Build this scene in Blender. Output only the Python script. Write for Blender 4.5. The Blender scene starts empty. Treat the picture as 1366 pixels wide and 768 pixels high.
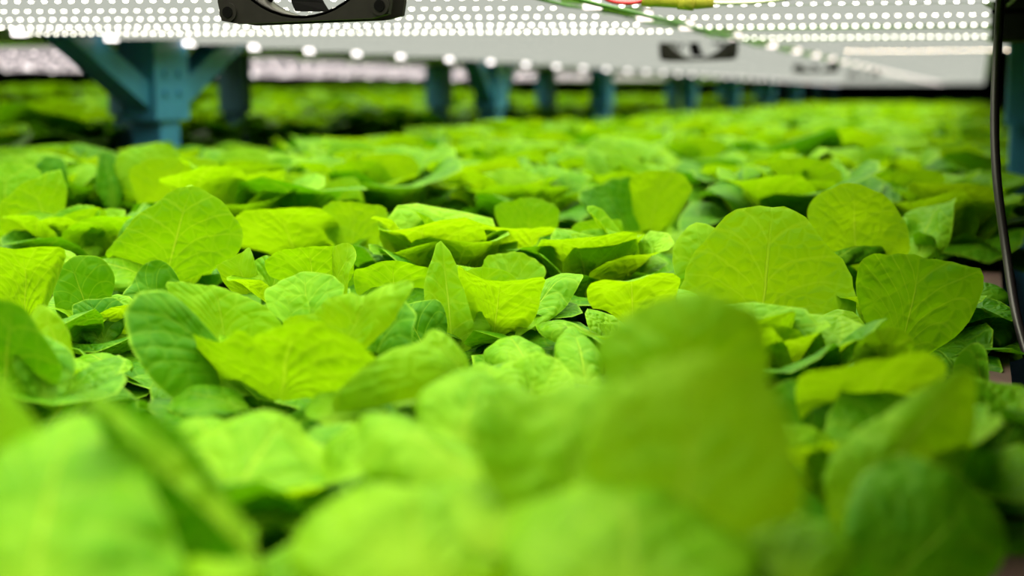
import bpy, math, random
import numpy as np
from mathutils import Vector, Matrix

S = bpy.context.scene
COL = S.collection
R_ = math.radians

# ------------------------------------------------------------------ camera
ZC = 1.12                      # lens height above the room floor
F_PX = 1897.0                  # 50 mm on a 36 mm sensor, in pixels of a 1366 wide frame
PITCH = math.atan(260.0 / F_PX)
YAW = math.atan(math.cos(PITCH) * (1310.0 - 683.0) / F_PX)
CAM = Vector((0, 0, ZC))
F0 = Vector((-math.sin(YAW), math.cos(YAW), 0))
RIGHT = Vector((math.cos(YAW), math.sin(YAW), 0))
FWD = F0 * math.cos(PITCH) - Vector((0, 0, 1)) * math.sin(PITCH)
UP = F0 * math.sin(PITCH) + Vector((0, 0, 1)) * math.cos(PITCH)

cam_data = bpy.data.cameras.new('camera')
cam = bpy.data.objects.new('camera', cam_data)
COL.objects.link(cam)
cam.matrix_world = Matrix((
    (RIGHT.x, UP.x, -FWD.x, CAM.x),
    (RIGHT.y, UP.y, -FWD.y, CAM.y),
    (RIGHT.z, UP.z, -FWD.z, CAM.z),
    (0, 0, 0, 1)))
cam_data.sensor_width = 36
cam_data.lens = F_PX * 36 / 1366
cam_data.clip_start = 0.02
cam_data.dof.use_dof = True
cam_data.dof.focus_distance = 0.93
cam_data.dof.aperture_fstop = 5.0
S.camera = cam

# ------------------------------------------------------------------ world and exposure
world = bpy.data.worlds.new('room_air')
S.world = world
world.use_nodes = True
bg = world.node_tree.nodes['Background']
bg.inputs[0].default_value = (0.55, 0.65, 0.75, 1)
bg.inputs[1].default_value = 0.02
S.view_settings.view_transform = 'Standard'
S.view_settings.look = 'None'
S.view_settings.exposure = 0.0
S.view_settings.gamma = 1.0
S.view_settings.use_curve_mapping = False
S.cycles.max_bounces = 8
S.cycles.diffuse_bounces = 4
S.cycles.glossy_bounces = 3
S.cycles.transmission_bounces = 5

LIGHT_W = 27.0

# grow lights: one lamp per bay of each upper shelf, facing down (bay list filled from the shelf layout)
DECK_H = 0.088                 # underside of the upper shelf over the lens
def bay_light(x0, x1, y0, y1, z, watts):
    ld = bpy.data.lights.new('bay_light', 'AREA')
    ld.shape = 'RECTANGLE'
    ld.size = x1 - x0
    ld.size_y = y1 - y0
    ld.energy = watts
    ld.color = (1.0, 0.95, 0.76)
    ld.spread = R_(138)
    o = bpy.data.objects.new('bay_light', ld)
    o.location = ((x0 + x1) / 2, (y0 + y1) / 2, ZC + z)
    COL.objects.link(o)

for k in range(-1, 9):
    bay_light(-1.17, -0.06, 0.10 + 1.2 * k, 1.30 + 1.2 * k, DECK_H - 0.012, LIGHT_W * (1.0 if k < 1 else .76))
for k in range(-1, 6):
    bay_light(-2.92, -1.64, 1.3 + 1.8 * k, 3.1 + 1.8 * k, 0.078, LIGHT_W * 0.9)
    bay_light(-5.1, -3.85, 1.3 + 1.8 * k, 3.1 + 1.8 * k, 0.120, LIGHT_W * 0.75)


# ------------------------------------------------------------------ helpers
def at(x, y, d):
    """world point seen at pixel (x, y) of the photograph, d metres deep"""
    return CAM + d * (FWD + RIGHT * ((x - 683.0) / F_PX) - UP * ((y - 384.0) / F_PX))

def project(p):
    v = p - CAM
    d = v.dot(FWD)
    if d < 0.02:
        return None
    return 683 + F_PX * v.dot(RIGHT) / d, 384 - F_PX * v.dot(UP) / d, d

def tag(o, label=None, cat=None, group=None, kind=None):
    if label: o['label'] = label
    if cat: o['category'] = cat
    if group: o['group'] = group
    if kind: o['kind'] = kind
    return o

def empty(name, loc):
    o = bpy.data.objects.new(name, None)
    o.empty_display_size = 0.02
    o.location = loc
    COL.objects.link(o)
    return o

def link(name, mesh, parent=None, loc=(0, 0, 0)):
    o = bpy.data.objects.new(name, mesh)
    COL.objects.link(o)
    if parent is not None:
        o.parent = parent
    o.location = loc
    return o

class MB:
    """collects boxes, prisms, tubes into one mesh"""
    def __init__(self):
        self.v = []; self.f = []; self.sm = []
    def add(self, vs, fs, smooth=False):
        n = len(self.v)
        self.v += [tuple(p) for p in vs]
        self.f += [tuple(i + n for i in f) for f in fs]
        self.sm += [smooth] * len(fs)
    def box(self, x0, x1, y0, y1, z0, z1):
        self.add([(x0,y0,z0),(x1,y0,z0),(x1,y1,z0),(x0,y1,z0),(x0,y0,z1),(x1,y0,z1),(x1,y1,z1),(x0,y1,z1)],
                 [(0,3,2,1),(4,5,6,7),(0,1,5,4),(1,2,6,5),(2,3,7,6),(3,0,4,7)])
    def prism_x(self, pts, x0, x1):
        """polygon in (y, z) extruded along x"""
        n = len(pts)
        vs = [(x0, p[0], p[1]) for p in pts] + [(x1, p[0], p[1]) for p in pts]
        fs = [tuple(range(n)), tuple(range(2*n-1, n-1, -1))]
        fs += [(i, i+n, (i+1) % n + n, (i+1) % n) for i in range(n)]
        self.add(vs, fs)
    def cyl(self, c, axis, r, h, n=16, cap=True):
        axis = Vector(axis).normalized()
        a = axis.orthogonal().normalized(); b = axis.cross(a)
        c = Vector(c)
        vs = []
        for k in (0, 1):
            for i in range(n):
                t = 2*math.pi*i/n
                vs.append(c + axis*(h*k) + a*(r*math.cos(t)) + b*(r*math.sin(t)))
        fs = [(i, (i+1) % n, (i+1) % n + n, i+n) for i in range(n)]
        self.add(vs, fs, True)
        if cap:
            self.add(vs[:n], [tuple(range(n-1, -1, -1))]); self.add(vs[n:], [tuple(range(n))])
    def tube(self, pts, r, n=8):
        pts = [Vector(p) for p in pts]
        vs = []
        ref = None
        for i, p in enumerate(pts):
            d = (pts[min(i+1, len(pts)-1)] - pts[max(i-1, 0)]).normalized()
            if ref is None: ref = d.orthogonal().normalized()
            a = (ref - d*ref.dot(d)).normalized(); ref = a
            b = d.cross(a)
            for k in range(n):
                t = 2*math.pi*k/n
                vs.append(p + a*(r*math.cos(t)) + b*(r*math.sin(t)))
        fs = []
        for i in range(len(pts)-1):
            for k in range(n):
                fs.append((i*n+k, i*n+(k+1) % n, (i+1)*n+(k+1) % n, (i+1)*n+k))
        fs += [tuple(range(n-1, -1, -1)), tuple(range((len(pts)-1)*n, len(pts)*n))]
        self.add(vs, fs, True)
    def mesh(self, name, mat):
        m = bpy.data.meshes.new(name)
        m.from_pydata(self.v, [], self.f)
        m.polygons.foreach_set('use_smooth', self.sm)
        if mat: m.materials.append(mat)
        m.update()
        return m
    def build(self, name, mat, parent=None, loc=(0, 0, 0), bevel=0):
        o = link(name, self.mesh(name, mat), parent, loc)
        if bevel:
            b = o.modifiers.new('edge_round', 'BEVEL'); b.width = bevel; b.segments = 2; b.limit_method = 'ANGLE'
        return o

def spline(pts, n=8):
    """Catmull-Rom through points"""
    P = [Vector(p) for p in pts]
    P = [2*P[0]-P[1]] + P + [2*P[-1]-P[-2]]
    out = []
    for i in range(1, len(P)-2):
        for k in range(n):
            t = k/n
            out.append(0.5*((2*P[i]) + (P[i+1]-P[i-1])*t + (2*P[i-1]-5*P[i]+4*P[i+1]-P[i+2])*t*t + (3*P[i]-P[i-1]-3*P[i+1]+P[i+2])*t**3))
    out.append(P[-2])
    return out

# ------------------------------------------------------------------ materials
class NT:
    def __init__(self, name):
        self.m = bpy.data.materials.new(name); self.m.use_nodes = True
        self.t = self.m.node_tree
        self.t.nodes.clear()
        self.out = self.t.nodes.new('ShaderNodeOutputMaterial')
    def node(self, typ, **kw):
        n = self.t.nodes.new(typ)
        for k, v in kw.items(): setattr(n, k, v)
        return n
    def put(self, sock, v):
        if isinstance(v, bpy.types.NodeSocket): self.t.links.new(v, sock)
        else: sock.default_value = v
    def math(self, op, a, b=0.0, c=None, clamp=False):
        n = self.node('ShaderNodeMath', operation=op, use_clamp=clamp)
        self.put(n.inputs[0], a); self.put(n.inputs[1], b)
        if c is not None: self.put(n.inputs[2], c)
        return n.outputs[0]
    def smooth(self, x, lo, hi, a=0.0, b=1.0):
        n = self.node('ShaderNodeMapRange', interpolation_type='SMOOTHSTEP')
        self.put(n.inputs[0], x)
        for i, v in enumerate((lo, hi, a, b)): self.put(n.inputs[1+i], v)
        return n.outputs[0]
    def mix(self, f, a, b):
        n = self.node('ShaderNodeMix', data_type='RGBA')
        self.put(n.inputs[0], f); self.put(n.inputs[6], a); self.put(n.inputs[7], b)
        return n.outputs[2]

def simple(name, col, rough=0.5, spec=0.5, noise=0.0, scale=30.0, metal=0.0, bump=0.0):
    n = NT(name)
    p = n.node('ShaderNodeBsdfPrincipled')
    p.inputs['Roughness'].default_value = rough
    p.inputs['Metallic'].default_value = metal
    p.inputs['Specular IOR Level'].default_value = spec
    c = (*col, 1)
    if noise:
        tc = n.node('ShaderNodeTexCoord'); nz = n.node('ShaderNodeTexNoise')
        nz.inputs['Scale'].default_value = scale; nz.inputs['Detail'].default_value = 4
        n.t.links.new(tc.outputs['Object'], nz.inputs['Vector'])
        dark = tuple(x*(1-noise) for x in col) + (1,)
        lite = tuple(min(1, x*(1+noise)) for x in col) + (1,)
        n.put(p.inputs['Base Color'], n.mix(n.smooth(nz.outputs[0], .35, .65), dark, lite))
        if bump:
            b = n.node('ShaderNodeBump'); b.inputs['Strength'].default_value = bump; b.inputs['Distance'].default_value = .002
            n.t.links.new(nz.outputs[0], b.inputs['Height']); n.t.links.new(b.outputs[0], p.inputs['Normal'])
    else:
        p.inputs['Base Color'].default_value = c
    n.t.links.new(p.outputs[0], n.out.inputs[0])
    return n.m

def glow(name, col, strength):
    n = NT(name)
    e = n.node('ShaderNodeEmission')
    e.inputs[0].default_value = (*col, 1); e.inputs[1].default_value = strength
    n.t.links.new(e.outputs[0], n.out.inputs[0])
    n.m.cycles.emission_sampling = 'NONE'
    return n.m

def leaf_material(name, lo1, hi1, lo2, hi2, tlo, thi, palebase, trans, vmix=.75):
    n = NT(name)
    uv = n.node('ShaderNodeUVMap'); uv.uv_map = 'leaf'
    sep = n.node('ShaderNodeSeparateXYZ'); n.t.links.new(uv.outputs[0], sep.inputs[0])
    tc = n.node('ShaderNodeTexCoord')
    rnd = n.node('ShaderNodeObjectInfo').outputs['Random']
    def noise(scale, detail=3):
        z = n.node('ShaderNodeTexNoise'); z.inputs['Scale'].default_value = scale; z.inputs['Detail'].default_value = detail
        n.t.links.new(tc.outputs['Object'], z.inputs['Vector'])
        return z.outputs[0]
    nzA = noise(35.0); nzB = noise(140.0)
    wob = n.math('MULTIPLY', n.math('SUBTRACT', nzA, .5), .14)
    a = n.math('ABSOLUTE', n.math('ADD', sep.outputs[0], n.math('MULTIPLY', wob, .35)))   # 0 on the midrib, 1 on the margin
    r = sep.outputs[1]                                                                     # 0 at the base, 1 at the rim
    # midrib, thinning towards the rim
    mid_w = n.math('MULTIPLY_ADD', r, -.022, .030)
    mid = n.math('MULTIPLY', n.smooth(n.math('DIVIDE', a, mid_w), .45, 1.0, 1.0, 0.0), n.smooth(r, .40, .95, 1.0, 0.12))
    # side veins leave the midrib in turn and run out to the margin
    r0 = n.math('SUBTRACT', n.math('ADD', r, wob), n.math('MULTIPLY', a, 1.55))
    ph = n.math('FRACT', n.math('ADD', n.math('MULTIPLY', r0, 3.4), sep.outputs[0]))
    dist = n.math('ABSOLUTE', n.math('SUBTRACT', ph, .5))              # .5 half way between veins, 0 on one
    lat = n.math('MULTIPLY', n.smooth(dist, .025, .085, 1.0, 0.0), n.smooth(a, .35, 1.0, 1.0, .35))
    # net of small veins
    vo = n.node('ShaderNodeTexVoronoi', feature='DISTANCE_TO_EDGE'); vo.inputs['Scale'].default_value = 95.0
    n.t.links.new(tc.outputs['Object'], vo.inputs['Vector'])
    net = n.smooth(vo.outputs['Distance'], .02, .12, 1.0, 0.0)
    vein = n.math('MAXIMUM', n.math('MAXIMUM', mid, n.math('MULTIPLY', lat, .36)), n.math('MULTIPLY', net, .14))
    # puckered blistering between the veins
    h = n.math('ADD', n.math('MULTIPLY', n.math('MULTIPLY', n.smooth(dist, 0.0, .4), .32), n.smooth(nzA, .35, .65)), n.math('MULTIPLY', nzA, .75))
    h = n.math('ADD', h, n.math('MULTIPLY', n.smooth(vo.outputs['Distance'], .0, .35), .35))
    h = n.math('ADD', h, n.math('MULTIPLY', mid, -.7))
    bump = n.node('ShaderNodeBump'); bump.inputs['Strength'].default_value = .55; bump.inputs['Distance'].default_value = .004
    n.t.links.new(h, bump.inputs['Height'])
    # colours
    young = n.mix(rnd, (*lo1, 1), (*hi1, 1))
    base = n.mix(n.smooth(nzA, .3, .7), young, n.mix(rnd, (*lo2, 1), (*hi2, 1)))
    pale = n.smooth(r, .10, .55, palebase, 0.0)
    base = n.mix(pale, base, (.24, .38, .015, 1))
    col = n.mix(n.math('MULTIPLY', vein, vmix), base, (.26, .42, .022, 1))
    rim = n.smooth(r, .965, 1.0, 0.0, .35)  # paler rim paints in the light a leaf edge catches
    col = n.mix(rim, col, (.27, .47, .02, 1))
    tr_base = n.mix(n.math('MULTIPLY', vein, .55), n.mix(rnd, (*tlo, 1), (*thi, 1)), (.34, .48, .015, 1))
    p = n.node('ShaderNodeBsdfPrincipled')
    n.put(p.inputs['Base Color'], col)
    n.put(p.inputs['Roughness'], n.math('MULTIPLY_ADD', nzB, .2, .42))
    p.inputs['Specular IOR Level'].default_value = .07
    n.t.links.new(bump.outputs[0], p.inputs['Normal'])
    t = n.node('ShaderNodeBsdfTranslucent')
    n.put(t.inputs[0], tr_base); n.t.links.new(bump.outputs[0], t.inputs['Normal'])
    ms = n.node('ShaderNodeMixShader'); ms.inputs[0].default_value = trans
    n.t.links.new(p.outputs[0], ms.inputs[1]); n.t.links.new(t.outputs[0], ms.inputs[2])
    n.t.links.new(ms.outputs[0], n.out.inputs[0])
    return n.m

M_LEAF = leaf_material('lettuce_leaf', (.092, .250, .0015), (.150, .315, .003), (.054, .195, .001), (.102, .258, .002),
                       (.155, .36, .0003), (.240, .43, .0008), .22, .40)
M_DEEP = leaf_material('outer_and_shaded_leaf', (.030, .130, .0008), (.058, .180, .0015), (.016, .092, .0006), (.037, .138, .001),
                       (.05, .25, .0002), (.10, .31, .0004), .15, .26, .34)  # deep green of outer leaves; also paints shade into hollows and gaps
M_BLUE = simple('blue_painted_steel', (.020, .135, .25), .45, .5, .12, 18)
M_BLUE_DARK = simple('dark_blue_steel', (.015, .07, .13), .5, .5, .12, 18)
M_DECK = simple('white_deck_sheet', (.88, .89, .88), .42, .5, .03, 6)
M_HOUSING_GLOW = glow('housing_glow', (.96, 1.0, .86), .54)  # glow added to the bar housings to whiten the deck
M_HOUSING_GLOW.cycles.emission_sampling = 'AUTO'
M_HOUSING_PINK = glow('pink_housing_glow', (1.0, .88, .88), .46)  # same added housing glow, pinker, for the two farther racks
M_HOUSING_PINK.cycles.emission_sampling = 'AUTO'
M_WHITE = simple('white_profile', (.82, .83, .84), .4, .5)
M_BLACK = simple('black_plastic', (.011, .010, .0088), .5, .15, .1, 120)
M_HUB = simple('black_fan_blade', (.0015, .0015, .0015), .8, .05)
M_CABLE = simple('black_cable_sheath', (.020, .016, .018), .38, .5)
M_GREENWIRE = simple('green_cable_sheath', (.05, .16, .02), .45, .5)
M_RED = simple('red_wire_sheath', (.55, .02, .03), .4, .5)
M_PALEWIRE = simple('pale_wire_sheath', (.55, .60, .40), .45, .5)
M_YELLOW = simple('yellow_tape', (.48, .45, .05), .45, .4, .08, 60)
M_RAFT = simple('raft_board', (.014, .018, .010), .8, .1, .15, 25)
M_RAIL = simple('brown_bed_rail', (.085, .050, .045), .6, .25, .15, 40)
M_FLOOR = simple('floor_concrete', (.16, .14, .13), .6, .4, .15, 4)
M_WALL = simple('dark_wall_paint', (.020, .026, .030), .7, .3, .1, 3)
M_ROOF = simple('ceiling_paint', (.05, .05, .05), .8, .3)
M_DIODE = glow('white_diode', (1.0, .95, .80), 14)
M_DIODE_DIM = glow('side_on_diode', (1.0, .95, .80), 3.5)
M_WARM = glow('warm_diode', (1.0, .80, .60), 24)
M_PINK = glow('far_diode', (1.0, .88, .84), 7)
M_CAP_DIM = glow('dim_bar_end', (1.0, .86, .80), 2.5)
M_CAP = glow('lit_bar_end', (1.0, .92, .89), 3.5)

# ------------------------------------------------------------------ leaves
def leaf_arrays(L, W, cup=.6, bow=-.4, roll=.08, ruf=.02, fold=0.0, seed=0, nr=8, na=12, fan=72, point=0.0, twist=0.0, curl=0.0, sh=.14, outline=None):
    """a fan-shaped leaf: base at the origin, midrib along +y, upper face along +z"""
    rg = random.Random(seed)
    Phi = R_(fan)
    if outline is not None:
        oph, orr = outline
    b = L / 2; aw = W / 2
    k1, k2, k3 = [rg.uniform(0, 6.28) for _ in range(3)]
    e1, e2 = rg.uniform(-.07, .07), rg.uniform(.022, .05)
    n1, n2 = rg.choice((3, 4, 5)), rg.choice((7, 9, 11))
    verts = []; uvs = []
    for j in range(nr + 1):
        r = .03 + .97 * (j / nr) ** .85
        for i in range(na + 1):
            a = -1 + 2 * i / na
            ph = a * Phi
            if outline is not None:
                ph = a * (oph[-1] if a > 0 else -oph[0])
            s, c = math.sin(ph), math.cos(ph)
            R = 2 * max(c, .05) / b / (s*s/(aw*aw) + c*c/(b*b))
            R *= 1 + sh*math.exp(-((abs(ph)-.62)/.30)**2)
            R *= 1 + e1*math.sin(ph*2+k1) + e2*math.sin(ph*n1*1.3+k2) + .012*math.sin(ph*n2*2+k3) + point*math.exp(-(a/.16)**2)
            if outline is not None:
                R = float(np.interp(ph, oph, orr))*(1 + .008*math.sin(ph*n2*2+k3) + .006*math.sin(ph*n1*9+k1))
            p = R*r*s; q = R*r*c
            h = fold * math.sqrt(p*p + (.04*W)**2) + twist*p*q/L
            h += ruf*L*(r**3)*(math.sin(ph*n1*1.9+k3) + .5*math.sin(ph*n2*1.3+k1)) + L*min(1, r*2)*(.030*math.sin(q/L*6+k2)*math.sin(p/W*7+k1) + .010*math.sin(q/L*13+k1)*math.sin(p/W*15+k3))
            t = max(0.0, (r - .62)/.38)
            h -= roll*L*t*t
            q -= .55*roll*L*t*t*c; p -= .55*roll*L*t*t*s
            # cup across
            ca = cup/(W*.5) + 1e-6
            ca *= 1.35; al = ca*p
            pp = math.sin(al)/ca - math.sin(al)*h
            hh = (1-math.cos(al))/ca + math.cos(al)*h
            # bow along, tightening towards the tip with curl
            kq = bow/L + 1e-6
            be = kq*q + curl*(max(0, q/L-.55)/.45)**2
            yy = math.sin(kq*q)/kq; zz = (1-math.cos(kq*q))/kq
            verts.append((pp, yy - math.sin(be)*hh, zz + math.cos(be)*hh))
            uvs.append((a, r))
    faces = []
    w = na + 1
    for j in range(nr):
        for i in range(na):
            faces.append((j*w+i, j*w+i+1, (j+1)*w+i+1, (j+1)*w+i))
    return np.array(verts), np.array(uvs), faces

def mesh_from(name, V, UV, faces, mat=None):
    m = bpy.data.meshes.new(name)
    m.from_pydata([tuple(v) for v in V], [], faces)
    m.polygons.foreach_set('use_smooth', [True]*len(faces))
    lay = m.uv_layers.new(name='leaf')
    idx = np.array([i for f in faces for i in f])
    lay.data.foreach_set('uv', np.asarray(UV)[idx].astype(np.float32).ravel())
    m.materials.append(mat or M_LEAF)
    m.update()
    return m

def frame(A, N):
    A = A.normalized(); N = (N - A*N.dot(A)).normalized()
    X = A.cross(N)
    return Matrix(((X.x, A.x, N.x), (X.y, A.y, N.y), (X.z, A.z, N.z)))

def hero_leaf(root, base, tip, width, face, cup=.5, bow=-.3, roll=.06, seed=1, out=None, **kw):
    """a leaf whose midrib runs from base to tip (world points), upper face towards `face`"""
    C = tip - base
    chord = C.length
    C = C.normalized()
    N0 = (face - C*face.dot(C)).normalized()
    L = chord * (bow/2) / math.sin(bow/2) if abs(bow) > 1e-3 else chord
    g = bow/2
    A = C*math.cos(g) - N0*math.sin(g)
    N = C*math.sin(g) + N0*math.cos(g)
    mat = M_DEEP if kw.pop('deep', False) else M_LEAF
    kw.setdefault('nr', 20); kw.setdefault('na', 34)
    if out is not None:
        # margin points of the leaf, carried to its own plane and smoothed
        X0 = C.cross(N0)
        pol = []
        for (px, py) in out:
            ray = at(px, py, 1.0) - CAM
            q = CAM + ray*((base - CAM).dot(N0)/ray.dot(N0)) - base
            pol.append((math.atan2(q.dot(X0), q.dot(C)), q.length))
        pol.sort()
        oph = np.array([p[0] for p in pol]); orr = np.array([p[1] for p in pol])
        ph = np.linspace(oph[0], oph[-1], 61); rr = np.interp(ph, oph, orr)
        rr = np.convolve(np.pad(rr, 2, mode='edge'), [.1, .2, .4, .2, .1], 'valid')
        stretch = 1 + .12*cup*cup + .5*abs(roll)
        kw['outline'] = (ph, rr*stretch)
    V, UV, F = leaf_arrays(L, width, cup, bow, roll, seed=seed, **kw)
    Rm = np.array(frame(A, N))
    V = V @ Rm.T
    return link('leaf', mesh_from('leaf', V, UV, F, mat), root, base - root.location)

# shared leaves for the plants in rows
VAR = []
for k in range(9):
    t = k/8.0
    rg = random.Random(40+k)
    L = .062 + .05*min(1, t*1.5)
    W = L*(1.04 + .12*rg.random())
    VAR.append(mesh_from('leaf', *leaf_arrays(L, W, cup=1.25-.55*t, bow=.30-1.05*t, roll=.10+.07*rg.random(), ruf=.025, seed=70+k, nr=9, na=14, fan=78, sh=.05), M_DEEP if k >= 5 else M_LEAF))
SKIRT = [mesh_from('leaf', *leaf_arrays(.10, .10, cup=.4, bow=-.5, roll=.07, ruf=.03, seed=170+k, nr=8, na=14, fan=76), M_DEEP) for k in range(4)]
VAR_LOW = []
for k in range(9):
    t = k/8.0
    rg = random.Random(40+k)
    L = .062 + .05*min(1, t*1.5)
    W = L*(1.04 + .12*rg.random())
    VAR_LOW.append(leaf_arrays(L, W, cup=1.25-.55*t, bow=.30-1.05*t, roll=.10+.07*rg.random(), ruf=.025, seed=70+k, nr=4, na=6, fan=78, sh=.05))

def rosette(seed, n=15, t0=0.0, upright=0.0):
    """matrices of the leaves of one plant, inner to outer"""
    rg = random.Random(seed)
    out = []
    az = rg.uniform(0, 6.28)
    for i in range(n):
        t = t0 + (1-t0)*(i/(n-1))
        az += 2.39996 + rg.uniform(-.25, .25)
        el = R_(82 - 58*t**.85 + rg.uniform(-9, 9) + upright*12)
        A = Vector((math.cos(az)*math.cos(el), math.sin(az)*math.cos(el), math.sin(el)))
        N = Vector((-math.cos(az)*math.sin(el), -math.sin(az)*math.sin(el), math.cos(el)))
        m3 = frame(A, N)
        m3 = m3 @ Matrix.Rotation(rg.uniform(-.25, .25), 3, 'Y')
        sc = rg.uniform(.78, 1.06)
        loc = Vector((math.cos(az)*.012*(.4+t), math.sin(az)*.012*(.4+t), .018*(1-t)))
        out.append((min(8, max(0, int(round(t*8 + rg.uniform(-.8, .8))))), Matrix.Translation(loc) @ (m3*sc).to_4x4()))
    return out

def skirt(seed, n):
    """flat outer leaves close to the bed"""
    rg = random.Random(seed)
    out = []
    az = rg.uniform(0, 6.28)
    for i in range(n):
        az += 2*math.pi/n + rg.uniform(-.2, .2)
        el = R_(rg.uniform(6, 28))
        A = Vector((math.cos(az)*math.cos(el), math.sin(az)*math.cos(el), math.sin(el)))
        N = Vector((-math.cos(az)*math.sin(el), -math.sin(az)*math.sin(el), math.cos(el)))
        out.append((rg.randrange(5, 9), Matrix.Translation(Vector((math.cos(az)*.012, math.sin(az)*.012, 0))) @ (frame(A, N)*rg.uniform(.8, .95)).to_4x4()))
    return out

ROS = [rosette(300+k, 19, upright=.4 + (k % 3)*.4) for k in range(7)]

def row_plant(loc, seed, label, group, scale=1.0, leaves=None):
    rg = random.Random(seed)
    root = empty('lettuce', loc)
    root.rotation_euler = (rg.uniform(-.08, .08), rg.uniform(-.08, .08), rg.uniform(0, 6.28))
    root.scale = (scale,)*3
    tag(root, label, 'lettuce', group)
    for k, mtx in (leaves or ROS[rg.randrange(len(ROS))]):
        o = bpy.data.objects.new('leaf', VAR[k])
        COL.objects.link(o)
        o.parent = root
        o.matrix_local = mtx
    return root

def mass_plants(name, spots, seed, label, cat, low=True):
    """many distant plants as one mesh"""
    Vs = []; Us = []; Fs = []; off = 0
    rg = random.Random(seed)
    for (loc, scale) in spots:
        rot = Matrix.Translation(loc) @ Matrix.Rotation(rg.uniform(0, 6.28), 4, 'Z') @ Matrix.Scale(scale, 4)
        for k, mtx in ROS[rg.randrange(len(ROS))]:
            m = np.array(rot @ mtx)
            V, UV, F = VAR_LOW[k]
            Vs.append(V @ m[:3, :3].T + m[:3, 3]); Us.append(UV)
            Fs += [tuple(i+off for i in f) for f in F]
            off += len(V)
    o = link(name, mesh_from(name, np.concatenate(Vs), np.concatenate(Us), Fs))
    return tag(o, label, cat, kind='stuff')

# ------------------------------------------------------------------ room shell
def shell(name, x0, x1, y0, y1, z0, z1, mat):
    b = MB(); b.box(x0, x1, y0, y1, z0, z1)
    return tag(b.build(name, mat), kind='structure')
shell('floor', -7.0, 1.4, -1.2, 15.0, -.10, 0, M_FLOOR)
shell('ceiling', -7.0, 1.4, -1.2, 15.0, 2.9, 3.0, M_ROOF)
shell('wall_left', -7.1, -7.0, -1.2, 15.0, 0, 2.9, M_WALL)
shell('wall_right', 1.4, 1.5, -1.2, 15.0, 0, 2.9, M_WALL)
shell('wall_back', -7.0, 1.4, 15.0, 15.1, 0, 2.9, M_WALL)
shell('wall_front', -7.0, 1.4, -1.3, -1.2, 0, 2.9, M_WALL)

# ------------------------------------------------------------------ beds, upper shelves, LED bars
def bed(x0, x1, y0, y1, top, label):
    root = empty('growing_bed', ((x0+x1)/2, y0, ZC + top - .09))
    ox, oy, oz = root.location
    b = MB(); b.box(x0-ox, x1-ox, 0, y1-oy, 0, .05); b.build('tray', M_RAIL, root)
    n = int((y1-y0)/.6)
    msh = None
    for i in range(n):
        c = MB(); w = (x1-x0)/2 - .015
        if msh is None:
            c.box(-w, w, .004, .596, .05, .088); msh = c.mesh('raft_board', M_RAFT)
        link('raft_board', msh, root, (0, i*.6, 0))
    for sx in (x0, x1):
        c = MB(); c.box(sx-ox-.012, sx-ox+.012, 0, y1-oy, 0, .105); c.build('side_rail', M_RAIL, root)
    return tag(root, label, 'growing bed')

bed(-1.20, 0.012, -.2, 13.2, -.185, 'long growing bed full of lettuce under the near LED shelf')
bed(-2.95, -1.62, .6, 13.2, -.175, 'second growing bed across the aisle, behind the thick blue posts')
bed(-5.10, -3.85, .6, 13.2, -.10, 'farthest raised growing bed at the left of the room')

def shelf(x0, x1, y0, y1, z, label, lip=.022):
    root = empty('upper_shelf', ((x0+x1)/2, y0, ZC + z))
    ox, oy, oz = root.location
    n = max(1, int((y1-y0)/1.2)); step = (y1-y0)/n
    c = MB(); c.box(x0-ox, x1-ox, .002, step-.002, 0, .012); msh = c.mesh('deck_sheet', M_DECK)
    for i in range(n):
        link('deck_sheet', msh, root, (0, i*step, 0))
    for sx in (x0, x1):
        c = MB(); c.box(sx-ox-.01, sx-ox+.01, 0, y1-oy, -.004, .05); c.build('edge_beam', M_WHITE, root, bevel=.003)
    return tag(root, label, 'shelf')

shelf(-1.20, 0.01, -.2, 13.2, DECK_H, 'white upper shelf with LED bars directly over the lettuce bed')
shelf(-2.95, -1.62, .6, 13.2, .090, 'white upper shelf over the bed across the aisle')
shelf(-5.10, -3.85, .6, 13.2, .135, 'white upper shelf over the farthest bed')

def diode_mesh(n, pitch, r, h, mat):
    """a row of small domed diodes along +x"""
    b = MB()
    for i in range(n):
        x = (i + .5)*pitch
        vs = []
        for k in range(6):
            t = k*math.pi/3
            vs.append((x + r*math.cos(t), r*math.sin(t), 0))
        for k in range(6):
            t = k*math.pi/3
            vs.append((x + .6*r*math.cos(t), .6*r*math.sin(t), -h))
        fs = [(k, (k+1) % 6, (k+1) % 6 + 6, k+6) for k in range(6)] + [tuple(range(6, 12))]
        b.add(vs, fs)
    return b.mesh('diodes', mat)

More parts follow.
